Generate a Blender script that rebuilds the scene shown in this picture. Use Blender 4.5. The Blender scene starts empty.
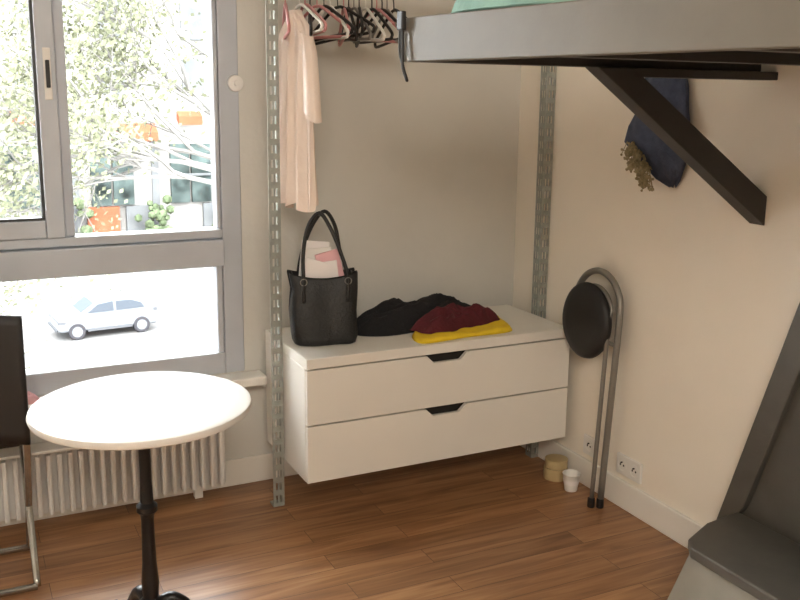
import bpy, bmesh, math, random
from mathutils import Vector, Matrix, noise
random.seed(7)
sc=bpy.context.scene
PI=math.pi
# ---------------------------------------------------------------- materials
def mat(name,col,rough=.5,metal=0,noise_s=0,noise_a=.0,bump=0,bscale=60,sheen=0,coat=0,spec=None):
    m=bpy.data.materials.new(name); m.use_nodes=True; nt=m.node_tree; b=nt.nodes["Principled BSDF"]
    b.inputs["Base Color"].default_value=(*col,1); b.inputs["Roughness"].default_value=rough; b.inputs["Metallic"].default_value=metal
    if spec is not None: b.inputs["Specular IOR Level"].default_value=spec
    if sheen: b.inputs["Sheen Weight"].default_value=sheen
    if coat: b.inputs["Coat Weight"].default_value=coat
    tc=nt.nodes.new("ShaderNodeTexCoord")
    if noise_a:
        n=nt.nodes.new("ShaderNodeTexNoise"); n.inputs["Scale"].default_value=noise_s; n.inputs["Detail"].default_value=5
        nt.links.new(tc.outputs["Object"],n.inputs["Vector"])
        r=nt.nodes.new("ShaderNodeValToRGB"); r.color_ramp.elements[0].position=.3; r.color_ramp.elements[1].position=.7
        r.color_ramp.elements[0].color=(*[c*(1-noise_a) for c in col],1); r.color_ramp.elements[1].color=(*[min(1,c*(1+noise_a)) for c in col],1)
        nt.links.new(n.outputs["Fac"],r.inputs[0]); nt.links.new(r.outputs[0],b.inputs["Base Color"])
    if bump:
        n2=nt.nodes.new("ShaderNodeTexNoise"); n2.inputs["Scale"].default_value=bscale; n2.inputs["Detail"].default_value=4
        nt.links.new(tc.outputs["Object"],n2.inputs["Vector"])
        bp=nt.nodes.new("ShaderNodeBump"); bp.inputs["Strength"].default_value=bump; bp.inputs["Distance"].default_value=.01
        nt.links.new(n2.outputs["Fac"],bp.inputs["Height"]); nt.links.new(bp.outputs[0],b.inputs["Normal"])
    return m
M={}
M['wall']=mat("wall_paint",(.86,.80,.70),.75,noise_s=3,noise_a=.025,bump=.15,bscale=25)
M['wallb']=mat("wall_paint_shaded",(.65,.635,.59),.8,noise_s=2.2,noise_a=.05,bump=.15,bscale=25)  # wall paint with the back wall's shade put into a darker colour
M['ceil']=mat("ceiling_paint",(.85,.83,.78),.8,noise_s=2,noise_a=.02)
M['trim']=mat("trim_paint",(.84,.81,.75),.45,noise_s=5,noise_a=.02)
M['alu']=mat("window_aluminium",(.50,.53,.58),.45,.1,noise_s=8,noise_a=.04)
M['alud']=mat("window_gasket",(.05,.055,.06),.5)
M['white']=mat("white_lacquer",(.78,.75,.69),.35,noise_s=4,noise_a=.015)
M['shadowgap']=mat("recess_shade",(.02,.018,.016),.8)
M['galv']=mat("galvanised_steel",(.36,.38,.35),.45,.5,noise_s=40,noise_a=.15)
M['chrome']=mat("chrome_tube",(.50,.49,.46),.25,.9)
M['steel']=mat("grey_tube",(.26,.25,.23),.35,.6)
M['black']=mat("black_plastic",(.012,.011,.011),.5)
M['iron']=mat("black_cast_iron",(.009,.009,.010),.35,.2,bump=.2,bscale=40)
M['leather']=mat("black_leather",(.010,.011,.012),.42,bump=.35,bscale=140,noise_s=20,noise_a=.2)
M['marble']=mat("white_table_top",(.68,.66,.62),.5,noise_s=6,noise_a=.03)
M['rad']=mat("radiator_enamel",(.80,.78,.75),.4,noise_s=4,noise_a=.02)
M['loft']=mat("grey_brown_paint",(.145,.130,.104),.5,noise_s=6,noise_a=.08,bump=.1,bscale=30)
M['loftd']=mat("dark_brown_paint",(.033,.028,.024),.5,noise_s=6,noise_a=.1,bump=.1,bscale=30)
M['stair']=mat("stair_grey_paint",(.085,.077,.064),.55,noise_s=10,noise_a=.12,bump=.2,bscale=20)
M['stairl']=mat("stair_side_lit",(.23,.21,.17),.55,noise_s=10,noise_a=.08)  # stair paint lightened: window light on the step side put into the colour
M['blk_cloth']=mat("black_knit",(.008,.008,.010),.95,bump=.5,bscale=90)
M['red_cloth']=mat("burgundy_cloth",(.085,.008,.014),.9,noise_s=14,noise_a=.2,bump=.4,bscale=90)
M['yel_cloth']=mat("yellow_cloth",(.80,.55,.02),.85,noise_s=10,noise_a=.08,bump=.3,bscale=80)
M['blouse']=mat("peach_blouse",(.82,.69,.60),.8,noise_s=6,noise_a=.04,bump=.3,bscale=30)
M['mint']=mat("mint_blanket",(.24,.40,.34),.9,noise_s=12,noise_a=.15,bump=.4,bscale=70)
M['denim']=mat("blue_denim",(.055,.07,.12),.9,noise_s=30,noise_a=.25,bump=.5,bscale=120)
M['straw']=mat("dried_flowers",(.34,.28,.16),.9,noise_s=60,noise_a=.3)
M['paper']=mat("paper",(.85,.81,.80),.8,noise_s=8,noise_a=.03)
M['pinkp']=mat("pink_paper",(.80,.47,.50),.8,noise_s=8,noise_a=.05)
M['pinkh']=mat("pink_plastic",(.60,.26,.26),.4)
M['whitep']=mat("white_plastic",(.80,.78,.74),.4)
M['tan']=mat("brown_tape",(.50,.38,.20),.4,noise_s=20,noise_a=.05)
M['card']=mat("cardboard",(.40,.28,.16),.8)
def om(k,n,c,**kw): M[k]=mat(n,c,1.0,spec=0,**kw)
om('bark',"tree_bark",(.086,.083,.078),noise_s=4,noise_a=.15)
om('leaf',"tree_leaf",(.086,.091,.060),noise_s=2,noise_a=.25)
om('road',"asphalt_light",(.073,.073,.073),noise_s=.6,noise_a=.05)
om('kerb',"pavement",(.085,.084,.082),noise_s=.6,noise_a=.05)
om('facade',"facade_stone",(.110,.107,.102),noise_s=.4,noise_a=.2)
om('facg',"facade_grey",(.055,.058,.060),noise_s=.8,noise_a=.2)
om('teal',"shop_glass_teal",(.024,.032,.031),noise_s=.9,noise_a=.75)
om('orange',"orange_awning",(.098,.034,.019),noise_s=1,noise_a=.15)
om('green',"window_box_plants",(.040,.052,.030),noise_s=2,noise_a=.5)
om('car',"car_paint",(.076,.080,.086))
om('carg',"car_glass",(.034,.040,.048))
om('carline',"car_trim",(.044,.046,.050))
om('tyre',"tyre",(.022,.022,.025))
M['mattress']=mat("mattress_fabric",(.7,.68,.62),.9,noise_s=20,noise_a=.03)
g=bpy.data.materials.new("window_glass"); g.use_nodes=True; nt=g.node_tree; nt.nodes.clear()
o=nt.nodes.new("ShaderNodeOutputMaterial"); t=nt.nodes.new("ShaderNodeBsdfTransparent"); gl=nt.nodes.new("ShaderNodeBsdfGlossy"); mx=nt.nodes.new("ShaderNodeMixShader"); fr=nt.nodes.new("ShaderNodeFresnel")
gl.inputs["Roughness"].default_value=.02; fr.inputs[0].default_value=1.35
nt.links.new(fr.outputs[0],mx.inputs[0]); nt.links.new(t.outputs[0],mx.inputs[1]); nt.links.new(gl.outputs[0],mx.inputs[2]); nt.links.new(mx.outputs[0],o.inputs[0])
M['glass']=g
def floor_mat():
    m=bpy.data.materials.new("laminate_floor"); m.use_nodes=True; nt=m.node_tree; b=nt.nodes["Principled BSDF"]; L=nt.links
    tc=nt.nodes.new("ShaderNodeTexCoord")
    br=nt.nodes.new("ShaderNodeTexBrick"); br.offset=.37; br.inputs["Scale"].default_value=1
    br.inputs["Brick Width"].default_value=.85; br.inputs["Row Height"].default_value=.098; br.inputs["Mortar Size"].default_value=.0010; br.inputs["Mortar Smooth"].default_value=.2
    br.inputs["Color1"].default_value=(0,0,0,1); br.inputs["Color2"].default_value=(1,1,1,1); br.inputs["Mortar"].default_value=(.5,.5,.5,1); br.inputs["Bias"].default_value=0
    L.new(tc.outputs["Object"],br.inputs["Vector"])
    mp=nt.nodes.new("ShaderNodeMapping"); mp.inputs["Scale"].default_value=(1.3,15,1)
    L.new(tc.outputs["Object"],mp.inputs["Vector"])
    add=nt.nodes.new("ShaderNodeVectorMath"); add.operation='MULTIPLY_ADD'; add.inputs[1].default_value=(7,7,7)
    L.new(br.outputs["Color"],add.inputs[0]); L.new(mp.outputs[0],add.inputs[2])
    n=nt.nodes.new("ShaderNodeTexNoise"); n.inputs["Scale"].default_value=2.2; n.inputs["Detail"].default_value=7; n.inputs["Distortion"].default_value=.6
    L.new(add.outputs[0],n.inputs["Vector"])
    r=nt.nodes.new("ShaderNodeValToRGB"); e=r.color_ramp.elements
    e[0].position=.25; e[0].color=(.175,.080,.034,1); e[1].position=.78; e[1].color=(.45,.258,.125,1)
    k=e.new(.5); k.color=(.305,.153,.068,1)
    L.new(n.outputs["Fac"],r.inputs[0])
    hs=nt.nodes.new("ShaderNodeMix"); hs.data_type='RGBA'; hs.blend_type='MULTIPLY'; hs.inputs[0].default_value=1
    r2=nt.nodes.new("ShaderNodeValToRGB"); r2.color_ramp.elements[0].color=(.78,.74,.70,1); r2.color_ramp.elements[1].color=(1.17,1.15,1.12,1)
    L.new(br.outputs["Color"],r2.inputs[0]); L.new(r.outputs[0],hs.inputs[6]); L.new(r2.outputs[0],hs.inputs[7])
    mo=nt.nodes.new("ShaderNodeMix"); mo.data_type='RGBA'; L.new(br.outputs["Fac"],mo.inputs[0]); L.new(hs.outputs[2],mo.inputs[6]); mo.inputs[7].default_value=(.07,.03,.015,1)
    L.new(mo.outputs[2],b.inputs["Base Color"]); b.inputs["Roughness"].default_value=.33
    bp=nt.nodes.new("ShaderNodeBump"); bp.inputs["Strength"].default_value=.08; bp.inputs["Distance"].default_value=.003
    L.new(n.outputs["Fac"],bp.inputs["Height"]); L.new(bp.outputs[0],b.inputs["Normal"])
    return m
M['floor']=floor_mat()
# ---------------------------------------------------------------- geometry helpers
cur=[None,Vector((0,0,0))]
def group(name,c):
    e=bpy.data.objects.new(name,None); e.empty_display_size=.1; e.location=c; bpy.context.collection.objects.link(e)
    cur[0]=e; cur[1]=Vector(c); return e
def nogroup(): cur[0]=None; cur[1]=Vector((0,0,0))
def addmesh(name,bm,m,smooth=False,bevel=0):
    me=bpy.data.meshes.new(name); bmesh.ops.recalc_face_normals(bm,faces=bm.faces)
    c=cur[1]
    for v in bm.verts: v.co-=c
    bm.to_mesh(me); bm.free()
    me.materials.append(M[m])
    ob=bpy.data.objects.new(name,me); bpy.context.collection.objects.link(ob)
    if cur[0]: ob.parent=cur[0]
    if smooth:
        for p in me.polygons: p.use_smooth=True
    if bevel:
        md=ob.modifiers.new("b","BEVEL"); md.width=bevel; md.segments=2; md.limit_method='ANGLE'; md.angle_limit=.7
    return ob
def box(name,lo,hi,m,bevel=.0):
    bm=bmesh.new(); bmbox(bm,lo,hi); return addmesh(name,bm,m,bevel=bevel)
def bmbox(bm,lo,hi):
    r=bmesh.ops.create_cube(bm,size=1)
    for v in r['verts']: v.co=Vector([(lo[i]+hi[i])/2+v.co[i]*(hi[i]-lo[i]) for i in range(3)])
def bmtube(bm,pts,rad,seg=10,closed=False,cap=True):
    pts=[Vector(p) for p in pts]; n=len(pts); rings=[]
    rads=rad if isinstance(rad,(list,tuple)) else [rad]*n
    prev=None
    for i,p in enumerate(pts):
        if closed: t=(pts[(i+1)%n]-pts[i-1]).normalized()
        else: t=(pts[min(i+1,n-1)]-pts[max(i-1,0)]).normalized()
        if prev is None:
            a=Vector((0,0,1)) if abs(t.z)<.9 else Vector((1,0,0)); nrm=t.cross(a).normalized()
        else:
            nrm=(prev-t*prev.dot(t)).normalized()
        prev=nrm; b=t.cross(nrm)
        rings.append([bm.verts.new(p+(nrm*math.cos(2*PI*k/seg)+b*math.sin(2*PI*k/seg))*rads[i]) for k in range(seg)])
    for i in range(n if closed else n-1):
        A=rings[i]; B=rings[(i+1)%n]
        for k in range(seg): bm.faces.new((A[k],A[(k+1)%seg],B[(k+1)%seg],B[k]))
    if cap and not closed: bm.faces.new(rings[0]); bm.faces.new(rings[-1][::-1])
def tube(name,pts,r,m,seg=12,closed=False):
    bm=bmesh.new(); bmtube(bm,pts,r,seg,closed); return addmesh(name,bm,m,smooth=True)
def smoothpts(pts,n=6,closed=False):
    P=[Vector(p) for p in pts]; out=[]; N=len(P)
    rng=range(N) if closed else range(N-1)
    for i in rng:
        if closed: p0,p1,p2,p3=P[i-1],P[i],P[(i+1)%N],P[(i+2)%N]
        else: p0,p1,p2,p3=P[max(i-1,0)],P[i],P[i+1],P[min(i+2,N-1)]
        for k in range(n):
            t=k/n; out.append(.5*((2*p1)+(-p0+p2)*t+(2*p0-5*p1+4*p2-p3)*t*t+(-p0+3*p1-3*p2+p3)*t**3))
    if not closed: out.append(P[-1])
    return out
def lathe(name,prof,c,m,seg=48,smooth=True,axis='z'):
    bm=bmesh.new(); rings=[]
    for r,h in prof:
        ring=[]
        for k in range(seg):
            a=2*PI*k/seg; x,y=r*math.cos(a),r*math.sin(a)
            v=(x,y,h) if axis=='z' else ((h,x,y) if axis=='x' else (x,h,y))
            ring.append(bm.verts.new(Vector(v)+Vector(c)))
        rings.append(ring)
    for A,B in zip(rings,rings[1:]):
        for k in range(seg): bm.faces.new((A[k],A[(k+1)%seg],B[(k+1)%seg],B[k]))
    bm.faces.new(rings[0]); bm.faces.new(rings[-1])
    ob=addmesh(name,bm,m,smooth=smooth)
    if smooth:
        md=ob.modifiers.new("e","EDGE_SPLIT"); md.split_angle=.7
    return ob
def prism(name,pts,axis,a,b,m,bevel=0):
    bm=bmesh.new()
    def P(p,h): return {'x':(h,p[0],p[1]),'y':(p[0],h,p[1]),'z':(p[0],p[1],h)}[axis]
    A=[bm.verts.new(P(p,a)) for p in pts]; B=[bm.verts.new(P(p,b)) for p in pts]; n=len(pts)
    bm.faces.new(A); bm.faces.new(B[::-1])
    for i in range(n): bm.faces.new((A[i],A[(i+1)%n],B[(i+1)%n],B[i]))
    return addmesh(name,bm,m,bevel=bevel)
def heap(name,c,rx,ry,h,rot,m,seed=0,fold=1.0,sup=2.6,z0=.0,edge=.12,freq=9):
    bm=bmesh.new(); NR,NS=34,128; rings=[]
    cr,sr=math.cos(rot),math.sin(rot)
    for i in range(NR+1):
        t=i/NR; ring=[]
        for k in range(NS):
            a=2*PI*k/NS
            ca,sa=math.cos(a),math.sin(a)
            R=1/((abs(ca)**sup+abs(sa)**sup)**(1/sup))
            R*=1+edge*noise.noise(Vector((ca*1.6+seed,sa*1.6,seed*3.1)))*1.6
            x,y=ca*R*rx*t,sa*R*ry*t
            n1=noise.noise(Vector((x*freq+seed,y*freq*1.8,seed))); n2=abs(noise.noise(Vector((x*freq*1.7,y*freq*2.4+seed,seed+5))))
            n3=noise.noise(Vector((x*freq*3+y*freq*4,y*freq*3.5+seed,seed+9)))
            z=h*((1-t**4)*(.66+.5*n1*fold+ .5*fold*(.35-n2)+.12*n3) )
            z=max(z,.004 if t<1 else 0)
            if t>.93: z*= (1-t)/.07
            ring.append(bm.verts.new((c[0]+x*cr-y*sr,c[1]+x*sr+y*cr,c[2]+z0+max(z,0))))
        rings.append(ring)
    for A,B in zip(rings,rings[1:]):
        for k in range(NS): bm.faces.new((A[k],A[(k+1)%NS],B[(k+1)%NS],B[k]))
    bm.faces.new(rings[-1]); bmesh.ops.remove_doubles(bm,verts=bm.verts,dist=.00005)
    return addmesh(name,bm,m,smooth=True)
# ---------------------------------------------------------------- ROOM
X0,X1=-3.3,0; Y0,Y1=-4.6,0; ZC=2.65; T=.2
nogroup()
box("floor",(X0-T,Y0-T,-.15),(X1+T,Y1+T,0),'floor')
box("ceiling",(X0-T,Y0-T,ZC),(X1+T,Y1+T,ZC+.15),'ceil')
box("wall_right",(0,Y0-T,0),(T,Y1+T,ZC),'wall')
box("wall_left",(X0-T,Y0-T,0),(X0,Y1+T,ZC),'wall')
box("wall_rear",(X0,Y0-T,0),(X1,Y0,ZC),'wall')
WX0,WX1=-3.1,-1.225; WZ0,WZ1=.462,2.3
bm=bmesh.new()
bmbox(bm,(WX1,0,0),(0,T,ZC)); bmbox(bm,(X0,0,0),(WX0,T,ZC)); bmbox(bm,(WX0,0,0),(WX1,T,WZ0)); bmbox(bm,(WX0,0,WZ1),(WX1,T,ZC))
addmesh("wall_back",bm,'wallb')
box("baseboard_right",(-.016,-1.30,0),(-.0005,-.0005,.108),'trim',.004)
box("baseboard_back",(-2.9,-.016,0),(-.017,-.0005,.108),'trim',.004)
box("baseboard_left",(X0+.0005,Y0+.01,0),(X0+.016,-.01,.108),'trim',.004)
group("window_1",(-2.2,.05,1.4))
yf,yb=-.004,.07
def fr_(n,x0,x1,z0,z1,y0=yf,y1=yb,m='alu',bv=.004): box(n,(x0,y0,z0),(x1,y1,z1),m,bv)
fr_("frame_right",-1.30,-1.2255,.4625,2.2995)
fr_("frame_left",-3.0995,-3.02,.4625,2.2995)
fr_("frame_top",-3.02,-1.30,2.22,2.2995)
fr_("frame_bottom",-3.02,-1.30,.4625,.545)
fr_("transom",-3.02,-1.30,.885,.985,-.03,yb)
fr_("transom_upper",-3.02,-1.30,.99,1.022,-.012,yb)
fr_("lower_right_stile",-1.325,-1.302,.547,.883,.0,.06)
fr_("mullion_front",-1.915,-1.855,1.024,2.218,-.028,.03)
fr_("mullion_rear",-1.853,-1.82,1.024,2.218,.0,.06)
fr_("sash_bottom",-3.018,-1.916,1.024,1.085,-.02,.03)
fr_("sash_gasket",-1.925,-1.9155,1.087,2.215,-.010,.03,'alud',0)
fr_("sash_gasket_bottom",-3.0,-1.926,1.086,1.094,-.010,.03,'alud',0)
fr_("upper_right_stile",-1.318,-1.302,1.024,2.218,.0,.06)
fr_("pane_upper",-3.0,-1.31,1.03,2.21,.062,.064,'glass',0)
fr_("pane_lower",-3.0,-1.31,.55,.88,.062,.064,'glass',0)
box("handle_plate",(-1.895,-.036,1.49),(-1.87,-.029,1.66),'whitep',.003)
box("handle_grip",(-1.889,-.050,1.53),(-1.876,-.037,1.62),'black',.003)
nogroup()
box("window_sill",(-3.1,-.10,.425),(-1.165,-.0005,.460),'trim',.006)
heap("pink_pouch",(-2.03,-.05,.4605),.055,.035,.045,.1,'pinkp',5,.8,freq=20)
group("wall_dial",(-1.235,-.01,1.55))
lathe("dial_body",[(.028,-.006),(.030,-.012),(.028,-.022),(.012,-.026)],(-1.24,0,1.555),'whitep',32,axis='y')
lathe("dial_knob",[(.010,-.0265),(.009,-.034),(.004,-.035)],(-1.24,0,1.555),'whitep',24,axis='y')
group("radiator",(-1.9,-.08,.17))
box("radiator_body",(-2.75,-.075,.045),(-1.33,-.03,.285),'rad',.006)
bm=bmesh.new(); x=-2.73
while x<-1.345:
    bmbox(bm,(x,-.118,.055),(x+.017,-.075,.278)); x+=.036
addmesh("radiator_fins",bm,'rad',bevel=.005)
box("radiator_top_grille",(-2.76,-.12,.286),(-1.325,-.028,.298),'rad',.004)
bm=bmesh.new()
for x in (-2.6,-1.45): bmbox(bm,(x,-.07,0),(x+.03,-.04,.046))
addmesh("radiator_feet",bm,'rad')
# ---------------------------------------------------------------- DRESSER
xl,xr,yF,yB,zb,zt=-1.154,-.054,-.5016,-.045,.1788,.631
group("chest_of_drawers",((xl+xr)/2,(yF+yB)/2,.4))
box("top_panel",(xl,yF,.594),(xr,yB,zt),'white',.003)
box("side_left",(xl,yF+.02,zb),(xl+.02,yB,.5935),'white',.002)
box("side_right",(xr-.02,yF+.02,zb),(xr,yB,.5935),'white',.002)
box("bottom_panel",(xl+.021,yF+.02,zb),(xr-.021,yB,zb+.02),'white',.002)
box("back_panel",(xl+.021,yB-.01,zb+.021),(xr-.021,yB-.001,.593),'white')
box("recess_shade_sheet",(xl+.025,yF+.035,zb+.03),(xr-.025,yF+.04,.59),'shadowgap')  # near-black sheet painting the shade behind the handle cutouts and drawer gap
def drawer(n,z0,z1):
    cx=(xl+xr)/2; hw=.085
    pts=[(xl+.001,z0),(xr-.001,z0),(xr-.001,z1),(cx+hw,z1),(cx+hw-.03,z1-.028),(cx-hw+.03,z1-.028),(cx-hw,z1),(xl+.001,z1)]
    prism(n,pts,'y',yF,yF+.018,'white',.0015)
drawer("drawer_front_upper",.392,.589)
drawer("drawer_front_lower",zb+.001,.386)
# ---------------------------------------------------------------- POSTS
def post(name,x,y,sx):
    group(name,(x,y,1.3)); bm=bmesh.new(); W=.042; H=ZC-.002; p=.05
    def strip(fx):
        zz=.004
        while zz<H-.001:
            z2=min(zz+p,H)
            h0,h1=zz+.012,min(zz+p-.010,H)
            us=[0,.010,.0175,.0245,.032,W]
            def q(u0,u1,a,b):
                if b-a<1e-4: return
                bm.faces.new([bm.verts.new(fx(u0,a)),bm.verts.new(fx(u1,a)),bm.verts.new(fx(u1,b)),bm.verts.new(fx(u0,b))])
            for i in (0,2,4): q(us[i],us[i+1],zz,z2)
            for i in (1,3): q(us[i],us[i+1],zz,min(h0,z2)); q(us[i],us[i+1],h1,z2)
            zz=z2
    strip(lambda u,z:(x-W/2+u,y-W/2,z))
    strip(lambda u,z:(x+sx*W/2,y-W/2+u,z))
    bmesh.ops.remove_doubles(bm,verts=bm.verts,dist=.0002)
    ob=addmesh("angle_profile",bm,'galv'); md=ob.modifiers.new("s","SOLIDIFY"); md.thickness=.003; md.offset=0
    box("foot_pad",(x-.022,y-.024,0),(x+.022,y+.022,.008),'galv',.002)
post("shelving_upright",-1.181,-.242,1)
post("shelving_upright",-.0285,-.242,-1)
RZ=1.88
group("clothes_rail",(-.6,-.242,RZ))
tube("rail_tube",[(-1.150,-.242,RZ),(-.06,-.242,RZ)],.0115,'chrome')
for xx in(-1.1525,-.0570): box("rail_bracket",(xx-.002,-.262,RZ-.03),(xx+.002,-.222,RZ+.03),'galv')
group("clothes_hangers",(-.9,-.242,1.8))
def hanger(x,m,tilt,yaw,w=.20):
    h=[( .0,-.018,.0),(0,-.013,.012),(0,0,.018),(0,.013,.011),(0,.015,0),(0,.006,-.02),(0,0,-.035),(0,0,-.06)]
    t1=[(0,0,-.06),(0,.03,-.065),(0,w*.6,-.105),(0,w,-.145),(0,w+.003,-.16),(0,w-.02,-.168),(0,0,-.165),(0,-w+.02,-.168),(0,-w-.003,-.16),(0,-w,-.145),(0,-w*.6,-.105),(0,-.03,-.065)]
    R=Matrix.Rotation(yaw,4,'Z')@Matrix.Rotation(tilt,4,'X')
    f=lambda P:[R@Vector(p)+Vector((x,-.242,RZ-.002)) for p in P]
    bm=bmesh.new(); bmtube(bm,f(smoothpts(h,4)),.0024,6); bmtube(bm,f(smoothpts(t1,4,True)),.0056,7,closed=True)
    addmesh("hanger",bm,m,smooth=True)
hs=[(-1.125,'pinkh'),(-1.075,'whitep'),(-1.055,'pinkh'),(-1.035,'black'),(-1.01,'pinkh'),(-.985,'black'),(-.96,'whitep'),(-.935,'black'),(-.91,'pinkh'),(-.89,'black'),(-.87,'steel'),(-.85,'black'),(-.825,'whitep'),(-.80,'black'),(-.78,'pinkh'),(-.76,'black'),(-.74,'steel'),(-.715,'black')]
for i,(x,m) in enumerate(hs): hanger(x,m,random.uniform(-.10,.10),random.uniform(-.4,.4),.185+random.uniform(-.01,.01))
# blouse
group("blouse",(-1.09,-.27,1.45))
def garment():
    bm=bmesh.new(); BX,BY=-1.093,-.250
    rows=[(1.80,.04),(1.785,.06),(1.76,.10),(1.73,.145),(1.68,.155),(1.60,.140),(1.5,.132),(1.38,.138),(1.25,.146),(1.18,.152),(1.135,.156)]
    NC=48
    for side in (1,-1):
        g=[]
        for j,(z,hw) in enumerate(rows):
            row=[]
            for k in range(NC+1):
                u=-1+2*k/NC
                th=.026*math.sqrt(max(0,1-u*u))*(.5+.06*j)
                y=BY+u*hw
                x=BX+side*th+.011*(j/5)*math.sin(u*11+side*.7+j*.12)+.005*math.sin(u*23+j*.2)
                row.append(bm.verts.new((x,y,z-(.014*math.cos(u*7) if j>8 else 0))))
            g.append(row)
        for a,b in zip(g,g[1:]):
            for k in range(NC): bm.faces.new((a[k],a[k+1],b[k+1],b[k]))
    bmesh.ops.remove_doubles(bm,verts=bm.verts,dist=.002)
    ob=addmesh("blouse_body",bm,'blouse',smooth=True); md=ob.modifiers.new("s","SUBSURF"); md.levels=1; md.render_levels=1
    for sgn in (1,-1):
        bm=bmesh.new()
        path=[(1.725,.105,.048),(1.67,.135,.052),(1.60,.150,.052),(1.52,.158,.056),(1.445,.165,.060)]
        rings=[]
        for z,dy,r in path:
            rings.append([bm.verts.new((BX+.42*r*math.cos(2*PI*k/20)+.004*math.sin(5*2*PI*k/20),BY-sgn*dy+r*math.sin(2*PI*k/20)*.72,z+.35*r*math.sin(2*PI*k/20)*sgn)) for k in range(20)])
        for a,b in zip(rings,rings[1:]):
            for k in range(20): bm.faces.new((a[k],a[(k+1)%20],b[(k+1)%20],b[k]))
        addmesh("sleeve",bm,'blouse',smooth=True)
garment()
# ---------------------------------------------------------------- HANDBAG
def bag():
    c=Vector((-1.012,-.295,zt+.0005)); group("handbag",c)
    ang=-.20; R=Matrix.Rotation(ang,4,'Z')
    f=lambda p: R@Vector((p[0]-.02*max(0,p[2]-.22),p[1],p[2]))+c
    rows=[(0.0,.102,.064),(.006,.112,.072),(.03,.118,.075),(.12,.120,.068),(.2,.120,.058),(.258,.126,.052),(.266,.124,.049)]
    bm=bmesh.new(); rings=[]; N=64
    def ring(z,w,d,sag=0):
        r=[]
        for k in range(N):
            a=2*PI*k/N; ca,sa=math.cos(a),math.sin(a); s=5
            q=1/((abs(ca)**s+abs(sa)**s)**(1/s))
            x,y=ca*q*w,sa*q*d
            if z>.1 and abs(ca)>.9: x*=1-.12*(z-.1)/.16
            zz=z-sag*(1-(x/w)**2)
            r.append(bm.verts.new(f((x+.003*math.sin(z*40),y+.010*noise.noise(Vector((x*16,z*14,y*5))),zz))))
        return r
    for z,w,d in rows: rings.append(ring(z,w,d,.022 if z>.2 else 0))
    rings.append(ring(.255,.116,.042,.022)); rings.append(ring(.19,.105,.040)); rings.append(ring(.17,.1,.036))
    for A,B in zip(rings,rings[1:]):
        for k in range(N): bm.faces.new((A[k],A[(k+1)%N],B[(k+1)%N],B[k]))
    bm.faces.new(rings[0]); bm.faces.new(rings[-1])
    addmesh("bag_body",bm,'leather',smooth=True)
    for sy in (-1,1):
        y=sy*.053; o=-.012 if sy<0 else .016
        pts=smoothpts([(-.080,y*1.18,.16),(-.080,y*1.12,.25),(-.070+o*.5,y*.9,.34),(-.042+o,y*.6,.43),(o,y*.45,.475),(.036+o,y*.6,.425),(.062+o*.5,y*.9,.34),(.080,y*1.12,.25),(.080,y*1.18,.16)],6)
        tube("handle",[f(p) for p in pts],.007,'leather')
        for sx in (-1,1):
            tube("handle_ring",[f((sx*.080+.012*math.cos(a),y*1.24,.235+.012*math.sin(a))) for a in [i*2*PI/14 for i in range(14)]],.002,'steel',6,True)
    def sheet(n,x0,x1,y0,z0,z1,tilt,m,th=.004):
        bm=bmesh.new(); bmesh.ops.create_cube(bm,size=1); Rt=Matrix.Rotation(tilt,4,'Y')
        for v in bm.verts:
            p=Vector((v.co.x*(x1-x0),v.co.y*th,v.co.z*(z1-z0))); p=Rt@p+Vector(((x0+x1)/2,y0,(z0+z1)/2)); v.co=R@p+c
        addmesh(n,bm,m)
    sheet("papers",-.085,.015,.016,.14,.370,.10,'paper',.008)
    sheet("magazine",-.065,.035,.004,.14,.345,-.05,'whitep',.006)
    sheet("notebook",-.01,.075,-.008,.15,.335,-.25,'pinkp',.010)
    sheet("envelope",-.09,-.01,-.028,.15,.310,.32,'paper',.005)
    sheet("letter",-.02,.055,-.020,.15,.300,-.12,'paper',.003)
    sheet("leaflet",.0,.08,.028,.15,.320,-.1,'paper',.004)
bag()
# ---------------------------------------------------------------- CLOTHES ON CHEST
def flatcloth(name,pts,z,m,th=.012,seed=1):
    P=smoothpts([(p[0],p[1],0) for p in pts],5,True); bm=bmesh.new(); c=sum(P,Vector())/len(P); rings=[]
    K=14
    for i in range(K+1):
        t=i/K; rings.append([bm.verts.new((c.x+(p.x-c.x)*t,c.y+(p.y-c.y)*t, z+(th*(.75+.55*noise.noise(Vector(((c.x+(p.x-c.x)*t)*16+seed,(c.y+(p.y-c.y)*t)*26,seed)))) if i<K else .001))) for p in P])
    for A,B in zip(rings,rings[1:]):
        for k in range(len(P)): bm.faces.new((A[k],A[(k+1)%len(P)],B[(k+1)%len(P)],B[k]))
    bm.faces.new(rings[-1]); bmesh.ops.remove_doubles(bm,verts=bm.verts,dist=.00005)
    return addmesh(name,bm,m,smooth=True)
group("pile_of_clothes",(-.5,-.28,zt+.04))
flatcloth("yellow_cloth",[(-.70,-.478),(-.50,-.466),(-.33,-.466),(-.275,-.42),(-.245,-.30),(-.235,-.20),(-.33,-.18),(-.5,-.25),(-.66,-.33)],zt+.0005,'yel_cloth',.022)
heap("black_sweater",(-.545,-.185,zt+.0005),.315,.115,.120,.15,'blk_cloth',3,.7,sup=3.2,freq=7)
heap("burgundy_top",(-.475,-.32,zt+.015),.20,.085,.082,.2,'red_cloth',8,.9,freq=11)
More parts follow.
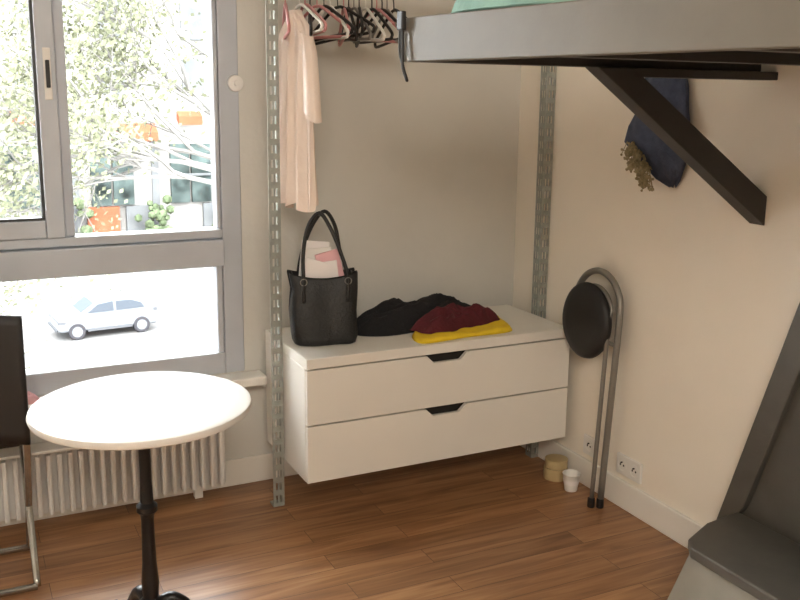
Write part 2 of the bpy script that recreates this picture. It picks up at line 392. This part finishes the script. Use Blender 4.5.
# ---------------------------------------------------------------- TABLE
TX,TY,TZ,TR=-1.787,-.97,.717,.286
group("bistro_table",(TX,TY,.4))
lathe("table_top",[(.0005,TZ-.026),(TR-.012,TZ-.026),(TR-.003,TZ-.021),(TR,TZ-.013),(TR-.003,TZ-.004),(TR-.012,TZ),(.0005,TZ)],(TX,TY,0),'marble',96)
lathe("under_plate",[(.0005,TZ-.027),(.11,TZ-.027),(.11,TZ-.034),(.035,TZ-.045),(.024,TZ-.075),(.0005,TZ-.076)],(TX,TY,0),'iron',32)
lathe("column",[(.001,.04),(.03,.04),(.034,.075),(.030,.105),(.020,.12),(.030,.133),(.030,.145),(.021,.155),(.024,.20),(.019,.26),(.017,.38),(.019,.40),(.028,.41),(.028,.425),(.018,.435),(.0155,.49),(.0155,TZ-.075),(.001,TZ-.075)],(TX,TY,0),'iron',32)
for i in range(3):
    a=-.25+i*2*PI/3; ca,sa=math.cos(a),math.sin(a)
    P=[(.015,.125),(.05,.145),(.085,.128),(.12,.085),(.16,.045),(.2,.022),(.235,.016),(.25,.026)]
    pts=smoothpts([(TX+ca*r,TY+sa*r,z) for r,z in P],5); n=len(pts)
    tube("leg",pts,[.019-.006*k/n for k in range(n)],'iron',12)
    lathe("foot",[(.012,0),(.020,.003),(.018,.014),(.005,.018)],(TX+ca*.235,TY+sa*.235,0),'iron',20)
    pts=smoothpts([(TX+ca*r,TY+sa*r,z) for r,z in [(.03,.08),(.07,.09),(.095,.07),(.085,.048),(.066,.055),(.07,.07)]],5)
    tube("scroll",pts,.008,'iron',8)
# ---------------------------------------------------------------- FOLDING CHAIR
group("folding_chair",(-2.22,-.38,.45))
cx0,cx1=-2.44,-2.050
for x in (cx0,cx1):
    tube("back_leg_tube",smoothpts([(x,-.50,.87),(x,-.50,.60),(x,-.47,.42),(x,-.30,.14),(x,-.235,.012)],5),.011,'chrome')
    tube("front_leg_tube",smoothpts([(x,-.13,.45),(x,-.22,.35),(x,-.40,.14),(x,-.515,.012)],5),.011,'chrome')
tube("rear_floor_bar",[(cx0,-.515,.012),(cx1,-.515,.012)],.011,'chrome')
tube("front_floor_bar",[(cx0,-.235,.012),(cx1,-.235,.012)],.011,'chrome')
bm=bmesh.new(); N=24
g=[]
for j in range(13):
    z=.49+.395*j/12; row=[]
    for k in range(N+1):
        u=-1+2*k/N; x=(cx0+cx1)/2+u*(.205)
        row.append(bm.verts.new((x,-.512+.028*(1-u*u),z-.012*u*u)))
    g.append(row)
for a,b in zip(g,g[1:]):
    for k in range(N): bm.faces.new((a[k],a[k+1],b[k+1],b[k]))
ob=addmesh("backrest",bm,'black',smooth=True); md=ob.modifiers.new("s","SOLIDIFY"); md.thickness=.014
box("seat",(cx0+.012,-.43,.44),(cx1-.012,-.09,.465),'black',.01)
# ---------------------------------------------------------------- LOFT BED
A=Vector((-1.17,-1.25)); B=Vector((-.88,-3.05)); Z0,Z1=1.6,1.705
d=(B-A).normalized(); nrm=Vector((-d.y,d.x))
if nrm.x<0: nrm=-nrm
group("loft_bed",(-.55,-2.1,1.65))
q=lambda v:(v.x,v.y)
prism("side_rail",[q(A),q(B),q(B+nrm*.045),q(A+nrm*.045)],'z',Z0,Z1,'loft',.003)
A2=A+nrm*.0455; B2=B+nrm*.0455
prism("back_rail",[(A2.x,-1.25),(-.001,-1.25),(-.001,-1.295),(A2.x+.006,-1.295)],'z',Z0,Z1,'loftd',.003)
prism("front_rail",[(B2.x,-3.05),(-.001,-3.05),(-.001,-3.0),(B2.x-.006,-3.0)],'z',Z0,Z1,'loftd',.003)
prism("platform_board",[(A2.x+.01,-1.297),(-.001,-1.297),(-.001,-2.998),(B2.x-.008,-2.998)],'z',Z0+.045,Z0+.065,'loftd')
for y in (-1.65,-2.1,-2.55):
    t=(y-A.y)/(B.y-A.y); xx=A2.x+(B2.x-A2.x)*t+.004
    box("joist",(xx,y-.022,Z0+.005),(-.001,y+.022,Z0+.044),'loftd',.002)
prism("mattress",[(A2.x+.03,-1.31),(-.02,-1.31),(-.02,-2.98),(B2.x+.02,-2.98)],'z',Z0+.066,Z1+.005,'mattress',.01)
group("loft_brace",(-.3,-1.33,1.4))
prism("diagonal",[(-.655,1.5985),(-.535,1.5985),(-.001,1.235),(-.001,1.145)],'y',-1.36,-1.30,'loftd',.003)
box("top_cleat",(-.533,-1.36,1.575),(-.001,-1.30,1.5985),'loftd',.002)
nogroup()
heap("mint_blanket",(-1.015,-1.50,Z1+.006),.10,.22,.10,.12,'mint',4,.6,freq=8)
group("hanging_strap",(-1.18,-1.26,1.6))
tube("strap_loop",smoothpts([(-1.178,-1.262,1.70),(-1.180,-1.268,1.64),(-1.181,-1.272,1.59),(-1.176,-1.280,1.565),(-1.170,-1.275,1.555),(-1.168,-1.262,1.565),(-1.172,-1.255,1.59),(-1.178,-1.25,1.63),(-1.178,-1.25,1.70)],5),.004,'black',8)
box("strap_clip",(-1.186,-1.275,1.675),(-1.1735,-1.245,1.72),'black',.003)
# ---------------------------------------------------------------- DENIM HAT
HO=-.035
group("denim_hat",(-.05,-.88+HO,1.42))
bm=bmesh.new(); rings=[]
rows=[(1.645,-.885,.045),(1.63,-.885,.080),(1.57,-.885,.105),(1.50,-.88,.120),(1.43,-.875,.150),(1.38,-.875,.155),(1.32,-.90,.110),(1.26,-.92,.055),(1.235,-.93,.015)]
for z,yc,w in rows:
    ring=[]
    for k in range(40):
        a=2*PI*k/40; n=1+.10*math.sin(3*a+z*9)+.07*math.sin(8*a+z*4)
        ring.append(bm.verts.new((-.006-max(0,(.5+.5*math.cos(a)))*w*.5*n,yc+HO+math.sin(a)*w*n*.95,z+.012*math.sin(4*a))))
    rings.append(ring)
for a_,b_ in zip(rings,rings[1:]):
    for k in range(40): bm.faces.new((a_[k],a_[(k+1)%40],b_[(k+1)%40],b_[k]))
bm.faces.new(rings[0]); bm.faces.new(rings[-1])
addmesh("hat_cloth",bm,'denim',smooth=True)
bm=bmesh.new()
for i in range(190):
    s=random.uniform(0,1); y=-.765+HO-s*.14; z=1.365-s*.10+random.uniform(-.03,.02)
    p=Vector((-.05-.03*s-random.uniform(0,.03),y,z)); q2=p+Vector((random.uniform(-.02,.01),random.uniform(-.03,.03),random.uniform(-.05,.015)))
    bmtube(bm,[p,q2],.0016,4)
    r=bmesh.ops.create_icosphere(bm,subdivisions=1,radius=random.uniform(.004,.008))
    for v in r['verts']: v.co+=q2
addmesh("dried_flowers",bm,'straw')
tube("hanging_hook",[(-.001,-.885+HO,1.64),(-.02,-.885+HO,1.64),(-.022,-.885+HO,1.655)],.003,'steel',8)
# ---------------------------------------------------------------- FOLDED STOOL
group("folding_stool",(-.08,-.65,.45))
def lean(z): return -.085+.045*z
def ST(y,z,o=0): return (lean(z)+o,y,z)
CY=-.654
arch=[ST(-.775,.012),ST(-.780,.4),ST(-.785,.70)]
for i in range(1,12):
    a=PI*i/12; arch.append(ST(CY-.130*math.cos(a),.755+.130*math.sin(a)))
arch+= [ST(-.526,.72),ST(-.530,.66),ST(-.54,.62)]
tube("outer_frame",smoothpts(arch,3),.0125,'steel')
inn=[ST(-.757,.012,-.028),ST(-.756,.4,-.026),ST(-.756,.70,-.024)]
for i in range(1,12):
    a=PI*i/12; inn.append(ST(CY-.100*math.cos(a),.73+.10*math.sin(a),-.012))
inn+=[ST(-.556,.70,-.01),ST(-.56,.64,-.01)]
tube("inner_frame",smoothpts(inn,3),.0085,'steel')
for o,y in ((0,-.775),(-.028,-.757)):
    lathe("foot_cap",[(.013,0),(.0145,.004),(.0135,.035),(.011,.037)],(lean(.01)+o,y,0),'black',20)
tube("cross_bar",[ST(-.78,.63),ST(-.54,.63)],.008,'steel')
bm=bmesh.new(); rings=[]
SY,SZ,SR=-.632,.695,.138
for r,h in [(.001,-.032),(.09,-.032),(.124,-.028),(.135,-.018),(.138,-.006),(.134,.004),(.11,.006),(.001,.006)]:
    rings.append([bm.verts.new((lean(SZ+r*math.sin(2*PI*k/48))-.020+h,SY+r*math.cos(2*PI*k/48),SZ+r*1.05*math.sin(2*PI*k/48))) for k in range(48)])
for a_,b_ in zip(rings,rings[1:]):
    for k in range(48): bm.faces.new((a_[k],a_[(k+1)%48],b_[(k+1)%48],b_[k]))
bm.faces.new(rings[0]); bm.faces.new(rings[-1])
addmesh("round_seat",bm,'black',smooth=True)
# ---------------------------------------------------------------- SOCKETS, CUP, TAPE
def socket(n,y,z,w,h,k):
    group(n,(-.01,y,z)); box("plate",(-.012,y-w/2,z-h/2),(-.0005,y+w/2,z+h/2),'whitep',.003)
    for i in range(k):
        yc=y+(i-(k-1)/2)*w/k
        lathe("outlet_rim",[(.024,-.0122),(.025,-.0145),(.021,-.0145),(.020,-.0125)],(0,yc,z),'whitep',24,axis='x')
        for s in (-.009,.009): lathe("outlet_hole",[(.004,-.0122),(.004,-.0130)],(0,yc+s,z),'black',12,axis='x')
        lathe("earth_pin",[(.003,-.0122),(.003,-.019)],(0,yc,z+.011),'black',12,axis='x')
socket("wall_socket",-.835,.168,.135,.078,2)
socket("wall_socket",-.600,.17,.075,.078,1)
group("paper_cup",(-.10,-.60,.04))
lathe("cup_body",[(.024,0),(.025,.003),(.034,.068),(.036,.070),(.034,.072),(.0325,.068),(.023,.006),(.001,.005)],(-.09,-.60,0),'whitep',32)
lathe("cup_band",[(.0292,.028),(.0318,.046),(.0300,.046)],(-.09,-.60,0),'paper',32)
group("tape_roll",(-.10,-.45,.03))
lathe("tape",[(.036,0),(.048,.001),(.0485,.003),(.0485,.045),(.048,.048),(.036,.048)],(-.075,-.475,0),'tan',40)
lathe("core",[(.032,.0005),(.0355,.0005),(.0355,.0475),(.032,.0475)],(-.075,-.475,0),'card',40)
lathe("tape_upper",[(.036,.0485),(.046,.0495),(.046,.082),(.036,.084)],(-.072,-.473,0),'tan',40)
# ---------------------------------------------------------------- STAIRS
group("loft_stairs",(-.2,-1.8,.5))
prism("wall_stringer_panel",[(-1.315,.001),(-1.315,.12),(-1.56,.96),(-1.75,1.595),(-2.9,1.595),(-2.9,.001)],'x',-.024,-.001,'stair')
pa=[(-1.305,.10),(-1.30,.14),(-1.56,.985),(-1.74,1.595),(-1.83,1.595),(-1.63,.93),(-1.42,.27)]
prism("sloped_edge_board",pa,'x',-.050,-.0245,'stair',.004)
def stepblock(y0,y1,z,xf):
    bm=bmesh.new()
    b=[(-.056,y0,.001),(xf-.06,y0+.03,.001),(xf-.06,y1,.001),(-.056,y1,.001)]
    t=[(-.056,y0,z-.035),(xf+.02,y0,z-.035),(xf+.02,y1,z-.035),(-.056,y1,z-.035)]
    Bv=[bm.verts.new(p) for p in b]; Tv=[bm.verts.new(p) for p in t]
    bm.faces.new(Bv); bm.faces.new(Tv)
    for k in range(4): bm.faces.new((Bv[k],Bv[(k+1)%4],Tv[(k+1)%4],Tv[k]))
    addmesh("step_base",bm,'stairl',bevel=.003)
stepblock(-1.49,-1.9,.25,-.35)
P=[(-.0515,-1.40),(-.20,-1.42),(-.325,-1.475),(-.358,-1.52),(-.355,-1.9),(-.0515,-1.9)]
prism("tread",P,'z',.216,.25,'stair',.006)
for i,(y0,y1,z) in enumerate([(-1.9,-2.2,.5),(-2.2,-2.5,.75),(-2.5,-2.8,1.0)]):
    box("step_side",(-.33,y1,.001),(-.0515,y0-.001,z-.035),'stair',.003); box("tread_high",(-.35,y1,z-.034),(-.0515,y0+.012,z),'stair',.006)
# ---------------------------------------------------------------- OUTSIDE
GZ=-7.3
nogroup()
box("street",(-60,14.01,GZ-.2),(80,37.99,GZ),'road')
box("pavement_far",(-60,38,GZ-.2),(80,52.4,GZ+.15),'kerb')
box("pavement_near",(-60,1.5,GZ-.2),(80,14,GZ+.14),'kerb')
group("street_building",(8,54,0))
box("wall_mass",(-40,52.5,GZ+.16),(60,60,16),'facade')
bm=bmesh.new(); bo=bmesh.new(); bgr=bmesh.new(); bgn=bmesh.new()
rs=random.Random(3)
x=-22.5; i=0
while x<40:
    bmbox(bm,(x,52.2,-5.0),(x+1.1,52.49,-1.5)); bmbox(bm,(x+1.25,52.2,-5.0),(x+2.4,52.49,-1.5))
    bmbox(bgr,(x-.05,52.1,-3.4),(x+2.45,52.19,-3.25))
    if i%2==0:
        bmbox(bo,(x-.3,52.1,-6.9),(x+1.5,52.49,-5.1))
        r=bmesh.ops.create_cube(bo,size=1)
        for v in r['verts']: v.co=Vector((x+2.4+v.co.x*2.6,52.0+(v.co.y-.5)*1.0,-.5+v.co.z*.5-(v.co.y<0)*.5))
    else:
        r=bmesh.ops.create_cube(bo,size=1)
        for v in r['verts']: v.co=Vector((x+1.1+v.co.x*1.4,52.0+(v.co.y-.5)*.6,.2+v.co.z*.5-(v.co.y<0)*.3))
    for k in range(26):
        r=bmesh.ops.create_icosphere(bgn,subdivisions=1,radius=rs.uniform(.15,.35))
        for v in r['verts']: v.co+=Vector((x+rs.uniform(.2,4.2),51.6,-6.0+rs.uniform(-.9,1.0) if k%2 else -.9+rs.uniform(-.3,.3))) if False else Vector((0,0,0))
        off=Vector((x+rs.uniform(2.4,4.4),51.6,rs.uniform(-6.9,-4.6)))
        for v in r['verts']: v.co+=off
    bmbox(bgr,(x+1.9,52.15,-6.9),(x+3.3,52.49,-5.1))
    bmbox(bgr,(x+3.5,52.3,-6.5),(x+3.9,52.49,-1.0))
    for zz in (1.4,4.6,8):
        bmbox(bgr,(x+.9,52.3,zz),(x+2.2,52.49,zz+2.1))
    x+=4.6; i+=1
addmesh("shop_windows",bm,'teal'); addmesh("awnings",bo,'orange'); addmesh("upper_windows",bgr,'facg'); addmesh("planters",bgn,'green')
def car(name,cx,cy,ang=.10):
    e=group(name,(cx,cy,GZ))
    prof=[(-1.80,.30),(-1.86,.45),(-1.86,.62),(-1.76,.78),(-1.05,.92),(-.50,1.30),(.05,1.40),(.8,1.38),(1.40,1.18),(1.70,.92),(1.80,.80),(1.82,.45),(1.76,.28)]
    prism("body",[(cx+a,GZ+b) for a,b in prof],'y',cy-.8,cy+.8,'car',.09)
    prism("front_side_glass",[(cx-.80,GZ+.95),(cx-.42,GZ+1.24),(cx+.12,GZ+1.31),(cx+.15,GZ+.95)],'y',cy-.81,cy+.81,'carg')
    prism("rear_side_glass",[(cx+.25,GZ+.95),(cx+.23,GZ+1.31),(cx+.80,GZ+1.29),(cx+1.15,GZ+1.16),(cx+1.28,GZ+.97)],'y',cy-.81,cy+.81,'carg')
    prism("windscreen",[(cx-1.0,GZ+.97),(cx-.55,GZ+1.285),(cx-.50,GZ+1.25),(cx-.9,GZ+.93)],'y',cy-.66,cy+.66,'carg')
    box("sill_strip",(cx-.8,cy-.812,GZ+.27),(cx+.8,cy+.812,GZ+.34),'carline')
    box("front_bumper",(cx-1.90,cy-.72,GZ+.34),(cx-1.84,cy+.72,GZ+.46),'carline',.02)
    box("headlamps",(cx-1.83,cy-.805,GZ+.62),(cx-1.55,cy+.805,GZ+.72),'carline',.02)
    box("tail_lamps",(cx+1.6,cy-.805,GZ+.78),(cx+1.76,cy+.805,GZ+.92),'carline',.02)
    for wx in (-1.18,1.15):
        for wy in (-.72,.72):
            lathe("wheel",[(.01,-.11),(.28,-.115),(.30,-.09),(.30,.09),(.28,.115),(.01,.11)],(cx+wx,cy+wy,GZ+.305),'tyre',28,axis='y')
            lathe("hubcap",[(.01,-.125),(.19,-.122),(.20,.122),(.01,.125)],(cx+wx,cy+wy,GZ+.305),'car',20,axis='y')
    e.rotation_euler=(0,0,ang)
car("car",2.6,31.5)
group("street_tree",(4.2,13,GZ))
bm=bmesh.new(); bl=bmesh.new()
def leafq(p,s):
    n=Vector((random.uniform(-1,1),random.uniform(-1,1),random.uniform(-1,1))).normalized(); a=n.orthogonal().normalized()*s; b=n.cross(a)*.6
    bl.faces.new([bl.verts.new(p-a),bl.verts.new(p+b),bl.verts.new(p+a),bl.verts.new(p-b)])
def branch(p,dr,L,r,lv):
    pts=[p]; q=Vector(p); d_=Vector(dr)
    for i in range(5):
        d_=(d_+Vector((random.uniform(-.22,.22),random.uniform(-.22,.22),random.uniform(-.14,.17)))).normalized(); q=q+d_*L/5; pts.append(q.copy())
    bmtube(bm,pts,[r*(1-.12*i) for i in range(6)],6)
    if lv>=2:
        for pp in pts[1:]:
            for _ in range(8 if lv==3 else 3): leafq(pp+Vector((random.gauss(0,.22),random.gauss(0,.22),random.gauss(0,.18))),random.uniform(.035,.075))
    if lv<3:
        for k in range(5 if lv==0 else 4):
            i=random.randint(2,5); nd=(d_+Vector((random.uniform(-1,.8),random.uniform(-.8,.8),random.uniform(-.6,.7)))).normalized()
            branch(pts[i],nd,L*.62,r*.5,lv+1)
T0=Vector((4.2,13,GZ+.14))
bmtube(bm,[T0,T0+Vector((0,0,3)),T0+Vector((-.2,0,7.2))],[.28,.22,.18],10)
for dv in ((-1,.0,.30),(-.8,-.3,.9),(-.9,.3,.6),(.6,.2,.8),(-.3,0,1),(-1,-.1,.12)):
    branch(T0+Vector((-.2,0,7.1+random.uniform(-.8,.0))),Vector(dv).normalized(),4.2,.07,0 if dv[0]<-.5 else 1)
addmesh("trunk_and_branches",bm,'bark'); addmesh("leaves",bl,'leaf')
# ---------------------------------------------------------------- LIGHT
w=bpy.data.worlds.new("world"); sc.world=w; w.use_nodes=True; bgN=w.node_tree.nodes["Background"]; bgN.inputs[0].default_value=(.95,.985,1,1); bgN.inputs[1].default_value=15.5
su=bpy.data.lights.new("sun","SUN"); su.energy=5; su.angle=.02; su.color=(1,.96,.9); so=bpy.data.objects.new("sun",su); so.rotation_euler=(math.radians(50),0,math.radians(-20)); bpy.context.collection.objects.link(so)
al=bpy.data.lights.new("fill_light","AREA"); al.energy=40; al.size=1.2; al.color=(1,.92,.80); ao=bpy.data.objects.new("fill_light",al); ao.location=(-2.2,-3.9,2.5); ao.rotation_euler=(math.radians(35),0,math.radians(-25)); bpy.context.collection.objects.link(ao)  # added fill light behind the camera, not a real fitting
# ---------------------------------------------------------------- CAMERA
yaw,pi_,ro=.4561,.1969,.0119
fw=Vector((math.sin(yaw)*math.cos(pi_),math.cos(yaw)*math.cos(pi_),-math.sin(pi_))); r=Vector((math.cos(yaw),-math.sin(yaw),0)); u=r.cross(fw)
r2=r*math.cos(ro)+u*math.sin(ro); u2=-r*math.sin(ro)+u*math.cos(ro)
cam=bpy.data.cameras.new("camera"); cam.sensor_width=36; cam.lens=918.05/800*36; cam.shift_y=-(300-278.34)/800; cam.clip_start=.05; cam.clip_end=300
co=bpy.data.objects.new("camera",cam); bpy.context.collection.objects.link(co)
co.matrix_world=Matrix(((r2.x,u2.x,-fw.x,-2.1977),(r2.y,u2.y,-fw.y,-3.3440),(r2.z,u2.z,-fw.z,1.5194),(0,0,0,1))); sc.camera=co
sc.view_settings.view_transform='Standard'; sc.view_settings.exposure=0.92
